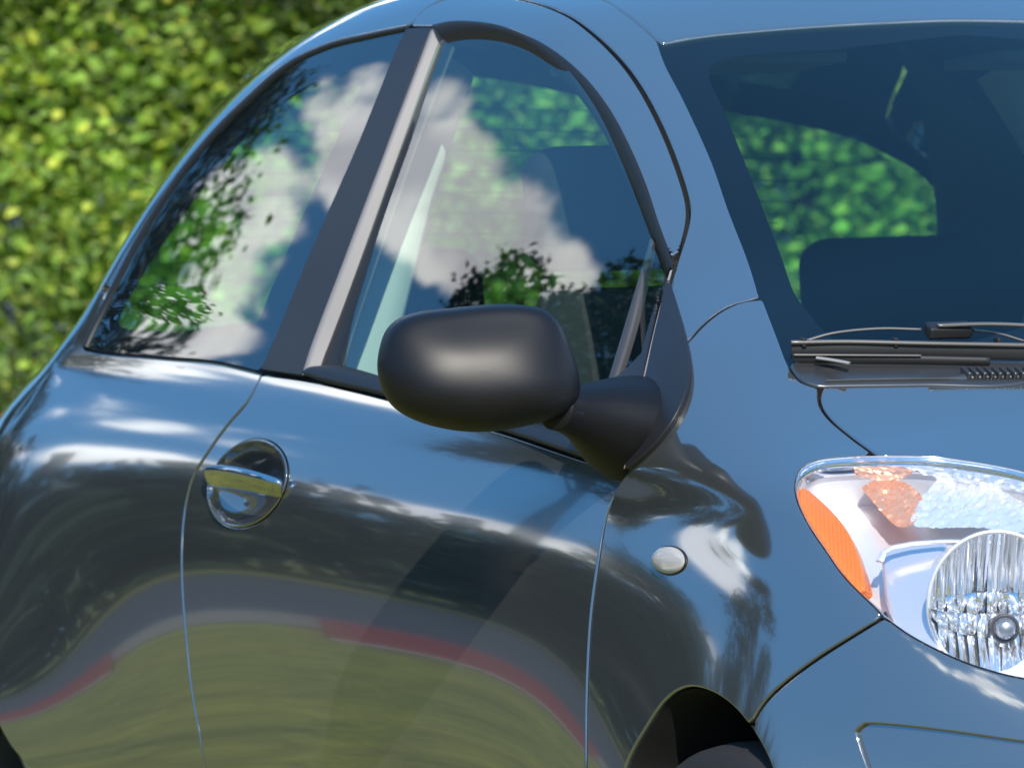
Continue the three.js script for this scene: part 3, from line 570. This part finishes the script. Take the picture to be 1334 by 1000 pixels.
// wheels
function wheel(x, y, z, r, turn = 0) {
  const P = [[.62, -.085], [.70, -.092], [.86, -.098], [.95, -.092], [.985, -.075], [1, -.05], [1, .05], [.985, .075], [.95, .092], [.86, .098], [.70, .092], [.62, .085]].map(([a, b]) => new THREE.Vector2(a * r, b));
  const g = new THREE.LatheGeometry(P, 64); g.rotateX(PI / 2); g.rotateY(turn); g.translate(x, y, z);
  const w = mesh('wheel', g, M.tyre, car), rim = [];
  const d = new THREE.CylinderGeometry(.62 * r, .62 * r, .12, 48, 1, true); d.rotateX(PI / 2); rim.push(d);
  for (let i = 0; i < 7; i++) { const b = new RoundedBoxGeometry(.045, .56 * r, .03, 2, .01); b.translate(0, .33 * r, .05 * Math.sign(z)); b.rotateZ(i * 2 * PI / 7); rim.push(b); }
  const h = new THREE.CylinderGeometry(.14 * r, .16 * r, .05, 24); h.rotateX(PI / 2); h.translate(0, 0, .055 * Math.sign(z)); rim.push(h);
  const m = rim.map((q) => { q.rotateY(turn); q.translate(x, y, z); return q; });
  mesh('rim', m, M.alloy, w);
}
for (const s of [1, -1]) { wheel(.02, .315, s * .735, .315, rad(0)); wheel(-2.37, .295, s * .60, .29); }
// wheel houses and underbody
for (const s of [1, -1]) for (const [x, r] of [[.02, .37], [-2.32, .34]]) { const g = new THREE.CylinderGeometry(r, r, x < -1 ? .22 : .36, 40, 1, true, PI * .5, PI); g.rotateX(PI / 2); g.translate(x, .30, s * (x < -1 ? .50 : .50)); mesh('wheel_house', g, M.dark, car); }
mesh('underbody', [box(2.3, .06, 1.30, -1.2, .22, 0, .02), box(.7, .44, .90, -.02, .46, 0, .05), box(.5, .4, .9, -2.30, .45, 0, .05), box(.05, .55, 1.3, -.42, .55, 0, .01)], M.dark, car);

// the cabin
mesh('headliner', panel(roofG, DIR.top, [across(roofG, [[[-.96, 1.5, 0], [-.97, 1.46, .34]], [[-.97, 1.46, .34], [-1.4, 1.5, .42], [-1.75, 1.48, .36]], [[-1.75, 1.48, .36], [-2.0, 1.48, .25], [-2.1, 1.5, 0]]])], { lift: -.055, step: .03, edge: false }), M.liner, car);
pair('door_trim', panel(lower, DIR.side, [outline(lower, [[{ side: [-1.8, .32] }, { side: [-.40, .32] }], [{ side: [-.40, .32] }, { side: [-.40, .90] }], [{ side: [-.40, .90] }, { side: [-1.2, .95] }, { side: [-2.1, .955] }], [{ side: [-2.1, .955] }, { side: [-1.8, .32] }]])], { lift: -.075, step: .02, roll: .02, depth: .05 }), M.seat);
pair('window_sill_trim', band(glassG, [{ side: [-.45, .945] }, { side: [-1.2, .96] }, { side: [-2.05, .955] }], [{ side: [-.45, .915] }, { side: [-1.2, .93] }, { side: [-2.05, .925] }], { liftA: -.03, liftB: -.085, bulge: .006 }), M.seat);
{
  const post = (a, b, w, t, name, m) => pair(name, rod([a, a.map((x, i) => mix(x, b[i], .33) + (i === 2 ? .012 : 0)), a.map((x, i) => mix(x, b[i], .66) + (i === 2 ? .014 : 0)), b], w, t, [0, 0, 1], 16, 3), m);
  post([-1.33, .90, .69], [-1.49, 1.385, .468], .10, .13, 'pillar_trim', M.cream);
  post([-1.43, .80, .64], [-1.52, 1.28, .50], .05, .004, 'seat_belt', M.belt);
  post([-.36, 1.0, .60], [-.90, 1.375, .425], .05, .05, 'pillar_trim', M.dash);
  mesh('pillar_trim', rod([[-1.80, .92, -.66], [-1.76, 1.1, -.62], [-1.70, 1.25, -.55], [-1.66, 1.36, -.46]], .44, .03, [0, 0, 1], 16, 3), M.dash, car);
}
const seatBack = (x0, y0, x1, y1, z, w, t) => { const n = 12, rings = []; for (let i = 0; i <= n; i++) { const k = i / n, q = pow(sin(PI * mix(.06, .94, k)), .25), c = [mix(x0, x1, k), mix(y0, y1, k), z], r = []; for (let j = 0; j < 24; j++) { const a = 2 * PI * j / 24, cx = cos(a), sx = sin(a), m = pow(pow(abs(cx), 4) + pow(abs(sx), 4), -.25); r.push([c[0] + sx * m * t / 2 * q, c[1], c[2] + cx * m * w / 2 * q * mix(1, .86, k)]); } rings.push(r); } return loft(rings); };
const headrest = (x, y, z, w, h, t) => { const g = new RoundedBoxGeometry(t, h, w, 6, min(t, h) * .42); g.rotateZ(.12); g.translate(x, y, z); return g; };
for (const s of [1, -1]) {
  const seat = mesh('front_seat', [seatBack(-.88, .48, -1.02, 1.10, s * .38, .50, .13), box(.52, .14, .50, -.66, .50, s * .37, .06, 0, .10)], M.seat, car);
  mesh('headrest', headrest(-1.06, 1.205, s * .39, .28, .165, .10), M.seat, seat);
}
const bench = mesh('rear_seat', [seatBack(-1.60, .45, -1.72, .97, 0, 1.16, .14), box(.5, .14, 1.12, -1.42, .48, 0, .06)], M.seat, car);
for (const s of [1, -1]) mesh('headrest', headrest(-1.735, 1.035, s * .415, .30, .165, .10), M.seat, bench);
mesh('dashboard', [box(.42, .20, 1.18, -.42, .86, 0, .07, 0, -.06), box(.5, .35, .22, -.55, .65, 0, .05)], M.dash, car);
{ const t = new THREE.TorusGeometry(.18, .014, 12, 48); t.rotateY(PI / 2); t.rotateZ(-.4); t.translate(-.72, .90, -.36); mesh('steering_wheel', [t, box(.05, .1, .12, -.70, .89, -.36, .03), box(.02, .03, .34, -.71, .90, -.36, .01)], M.dash, car); }
for (const s of [1, -1]) mesh('sun_visor', box(.17, .016, .36, -1.02, 1.395, s * .30, .007, 0, .12), M.liner, car);
try { pair('tail_lamp', panel(B, DIR.side, [outline(B, [[{ back: [.90, .685] }, { back: [.85, .69] }, { back: [.80, .685] }], [{ back: [.80, .685] }, { side: [-2.395, .80] }], [{ side: [-2.395, .80] }, { side: [-2.36, .85] }, { side: [-2.335, .90] }], [{ side: [-2.335, .90] }, { back: [.90, .685] }]])], { lift: .003, step: .008, roll: .003, depth: .012 }), M.redLens); } catch (e) { console.log('tail lamp', e.message); }

// ---------------------------------------------------------------- ground
const grassMap = texture(512, 512, (x, y) => { const n = fbm(x / 26, y / 26, 2, 4), f = hash(x, y, 1), m = fbm(x / 5, y / 5, 8, 2); const k = .62 + .16 * (n - .5) + .35 * (f - .5) + .3 * (m - .5); return [.74 * k + .04 * n, .74 * k, .30 * k]; }, [120, 120], true);
const asphaltMap = texture(256, 256, (x, y) => { const f = hash(x, y, 4), n = fbm(x / 20, y / 20, 5, 3), k = .26 + .16 * (f - .5) + .14 * (n - .5); return [k, k, k * 1.02]; }, [20, 20], true);
const dirtMap = texture(256, 256, (x, y) => { const f = hash(x, y, 6), n = fbm(x / 18, y / 18, 7, 3), k = .50 + .22 * (f - .5) + .2 * (n - .5); return [k, k * .93, k * .84]; }, [20, 3], true);
const redMap = texture(256, 256, (x, y) => { const f = hash(x, y, 7), n = fbm(x / 14, y / 14, 9, 3), k = 1 + .35 * (f - .5) + .3 * (n - .5); return [.50 * k, .22 * k, .19 * k]; }, [12, 3], true);
const ground = mesh('ground', (() => { const g = new THREE.PlaneGeometry(800, 800); g.rotateX(-PI / 2); return g; })(), std([1, 1, 1], { map: grassMap, roughness: 1 }), scene);
tag(ground, 'olive green lawn that the car stands on', null, null, 'structure');
const VIEW = unit([-.906, 0, .423]), ACROSS = [VIEW[2], 0, -VIEW[0]];     // the way that the door mirrors: behind the car, away from its side
const there = (along, across, y = 0) => [-1 + VIEW[0] * along + ACROSS[0] * across, y, .84 + VIEW[2] * along + ACROSS[2] * across];
function sheet(name, along0, along1, across0, across1, y, m, label) {
  const g = new THREE.PlaneGeometry(across1 - across0, along1 - along0); g.rotateX(-PI / 2); g.rotateY(atan2(VIEW[0], VIEW[2])); g.translate(...there((along0 + along1) / 2, (across0 + across1) / 2, y));
  return tag(mesh(name, g, m, scene), label, null, null, 'structure');
}
sheet('road', 11.2, 27, -60, 60, .004, std([1, 1, 1], { map: asphaltMap, roughness: .9 }), 'dark asphalt lane beyond the lawn, mirrored in the car door');
sheet('dirt_path', 9.4, 11.4, -60, 60, .008, std([1, 1, 1], { map: dirtMap, roughness: 1 }), 'grey brown dirt path along the edge of the lawn');
sheet('red_path', 8.3, 11.3, .12, 1.0, .012, std([1, 1, 1], { map: redMap, roughness: 1 }), 'brick red gravel strip at the edge of the lawn');

sheet('path_edging', 8.18, 8.3, .12, 1.0, .012, std([.62, .60, .56], { roughness: .9 }), 'thin white line along the near edge of the red gravel strip');

// ---------------------------------------------------------------- leaves
function leafShape(w, l) {
  const p = [0, 0, 0, w * .5, .12 * l, l * .45, -w * .5, .12 * l, l * .45, 0, -.05 * l, l];
  return geo(p, null, [0, 1, 2, 1, 3, 2]);
}
const leafMat = (c, o = {}) => phy(c, { transmission: .35, thickness: 0, roughness: .75, side: THREE.DoubleSide, ...o });
const Q = new THREE.Quaternion(), E3 = new THREE.Euler(), MX = new THREE.Matrix4(), V3 = new THREE.Vector3(), SC = new THREE.Vector3();
function leaves(name, shape, mat, spots, size, tones, parent) {
  const im = new THREE.InstancedMesh(shape, mat, spots.length); im.name = name;
  spots.forEach((p, i) => {
    E3.set((rnd() - .5) * 2.4, rnd() * 2 * PI, (rnd() - .5) * 2.0); Q.setFromEuler(E3); const k = size * (.55 + .7 * rnd() * rnd() + .25 * rnd());
    im.setMatrixAt(i, MX.compose(V3.set(p[0], p[1], p[2]), Q, SC.set(k, k, k)));
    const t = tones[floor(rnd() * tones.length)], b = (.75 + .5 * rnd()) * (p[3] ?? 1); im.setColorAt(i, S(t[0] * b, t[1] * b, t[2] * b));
  });
  im.castShadow = im.receiveShadow = true; im.userData.kind = 'stuff'; parent.add(im); return im;
}
const ball = () => { for (;;) { const p = [rnd() * 2 - 1, rnd() * 2 - 1, rnd() * 2 - 1], l = hypot(...p); if (l < 1 && l > .05) return [p, l]; } };

// the hedge behind the car
{
  const hedge = new THREE.Group(); hedge.name = 'hedge'; scene.add(hedge);
  tag(hedge, 'tall sunlit yellow green leafy hedge standing behind the car', 'hedge');
  const d = ray(500, 300), D = unit([d[0], 0, d[2]]), X = unit(cross(D, [0, 1, 0])), O = add([EYE[0], 0, EYE[2]], D, 18.5);
  hedge.position.set(...O);
  const spots = [], stems = [];
  for (let i = 0; i < 1400; i++) {
    const a = mix(-3.0, 5.2, rnd()), y = .15 + rnd() * 2.7, depth = (rnd() - .3) * 1.2, r = .12 + rnd() * .32, bulge = 1.5 * (noise3(a * .95, y * 1.0, 3) - .5), tone = .34 + 2.2 * pow(noise3(a * 1.7 + 40, y * 2.1, 9), 1.25);
    const n = floor(270 * r / .3);
    for (let k = 0; k < n; k++) { const [p, l] = ball(), q = pow(l, -.5); spots.push([X[0] * (a + p[0] * q * r) + D[0] * (depth + bulge + p[2] * q * r), max(.02, y + p[1] * q * r), X[2] * (a + p[0] * q * r) + D[2] * (depth + bulge + p[2] * q * r), tone]); }
  }
  leaves('foliage', leafShape(.6, 1), leafMat([1, 1, 1]), spots, .056, [[.22, .33, .035], [.29, .38, .045], [.17, .28, .03], [.36, .40, .05], [.11, .19, .022], [.15, .25, .03]], hedge);
  for (let i = 0; i < 46; i++) { const a = mix(-2.8, 5, i / 45) + (rnd() - .5) * .2, t = .1 + rnd() * .5, h = 1.6 + rnd() * .9, lean = (rnd() - .5) * .5, w = (k) => [X[0] * (a + lean * k) + D[0] * t, h * k, X[2] * (a + lean * k) + D[2] * t]; stems.push(rod([w(0), w(.3), w(.65), w(1)], .05, .05, [1, 0, .1], 7, 2, (k) => 1 - .7 * k)); }
  mesh('stem', stems, std([.05, .04, .03], { roughness: 1 }), hedge);
}
// trees mirrored in the paint and the windows
function tree(pos, H, R, low, n, label, tones, size = .26) {
  const t = new THREE.Group(); t.name = numbered('tree'); t.position.set(...pos); scene.add(t); tag(t, label, 'tree', null);
  const wood = std([.05, .042, .034], { roughness: 1 }), base = H * low, limbs = [];
  mesh('trunk', rod([[0, -.1, 0], [.05, base * .5, .03], [.0, base, .0], [.08, H * .7, -.05], [0, H * .93, 0]], .05 * H * .7, .05 * H * .7, [1, 0, 0], 10, 2, (k) => 1 - .82 * k), wood, t);
  const spots = [], clumps = [];
  for (let i = 0; i < 46; i++) {
    const k = rnd(), y = mix(base, H * .97, k), w = R * pow(sin(PI * min(.97, .16 + .8 * k)), .75) * (.55 + .5 * rnd()), a = rnd() * 2 * PI; clumps.push([cos(a) * w, y, sin(a) * w, R * (.18 + .16 * rnd())]);
    if (i < 12) limbs.push(rod([[0, max(base * .8, y - w * .8), 0], [cos(a) * w * .5, y - w * .25, sin(a) * w * .5], [cos(a) * w, y, sin(a) * w]], .09 * R * .5, .09 * R * .5, [.3, 1, .2], 6, 2, (q) => 1 - .75 * q));
  }
  mesh('limb', limbs, wood, t);
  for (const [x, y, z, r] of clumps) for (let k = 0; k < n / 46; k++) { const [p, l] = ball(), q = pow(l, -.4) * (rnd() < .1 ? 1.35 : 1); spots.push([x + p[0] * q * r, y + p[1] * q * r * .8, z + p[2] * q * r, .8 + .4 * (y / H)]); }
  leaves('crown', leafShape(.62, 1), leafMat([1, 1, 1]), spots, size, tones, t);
  return t;
}
const at = (az, r) => [-1 - cos(rad(az)) * r, 0, .84 + sin(rad(az)) * r];
const DARK = [[.026, .062, .022], [.036, .080, .026], [.018, .044, .016]], MID = [[.06, .10, .02], [.08, .12, .025], [.045, .075, .02]];
tree(at(29.8, 29), 12.4, 3.1, .62, 16000, 'tall dark high crowned tree mirrored in the front side window', DARK, .26);
tree(at(6.6, 30), 10.8, 4.2, .14, 22000, 'wide dark tree mirrored at the rear end of the quarter window', DARK, .28);
tree(at(43, 27), 8.4, 2.4, .12, 6000, 'dense dark tree mirrored in the front wing beside the mirror', DARK, .28);
tree(at(33.2, 31), 4.6, 1.6, .1, 3000, 'low round green tree mirrored in the wing above the wheel arch', MID, .28);
{
  const wood = new THREE.Group(); wood.name = 'far_trees'; scene.add(wood); tag(wood, 'low line of dark trees far across the asphalt, mirrored along the doors', null, null, 'stuff');
  const spots = [];
  for (let i = 0; i < 420; i++) {
    const az = -180 + 360 * i / 420 + rnd(), near = az > -5 && az < 56, r = near ? 31 + rnd() * 9 : 56 + rnd() * 12, hgt = near ? 3.0 + 1.5 * noise3(az * .2, 1, 4) : 3 + 1.6 * noise3(az * .12, 1, 4), p = at(az, r);
    if (az < 0 && az > -75) continue;
    for (let k = 0; k < (near ? 130 : 60); k++) { const [q] = ball(); spots.push([p[0] + q[0] * (near ? 1.3 : 2.6), max(.1, hgt * .5 + q[1] * hgt * .5), p[2] + q[2] * (near ? 1.3 : 2.6), 1]); }
  }
  leaves('foliage', leafShape(.9, 1), leafMat([1, 1, 1]), spots, .8, DARK, wood);
}
renderer.render(scene, camera);
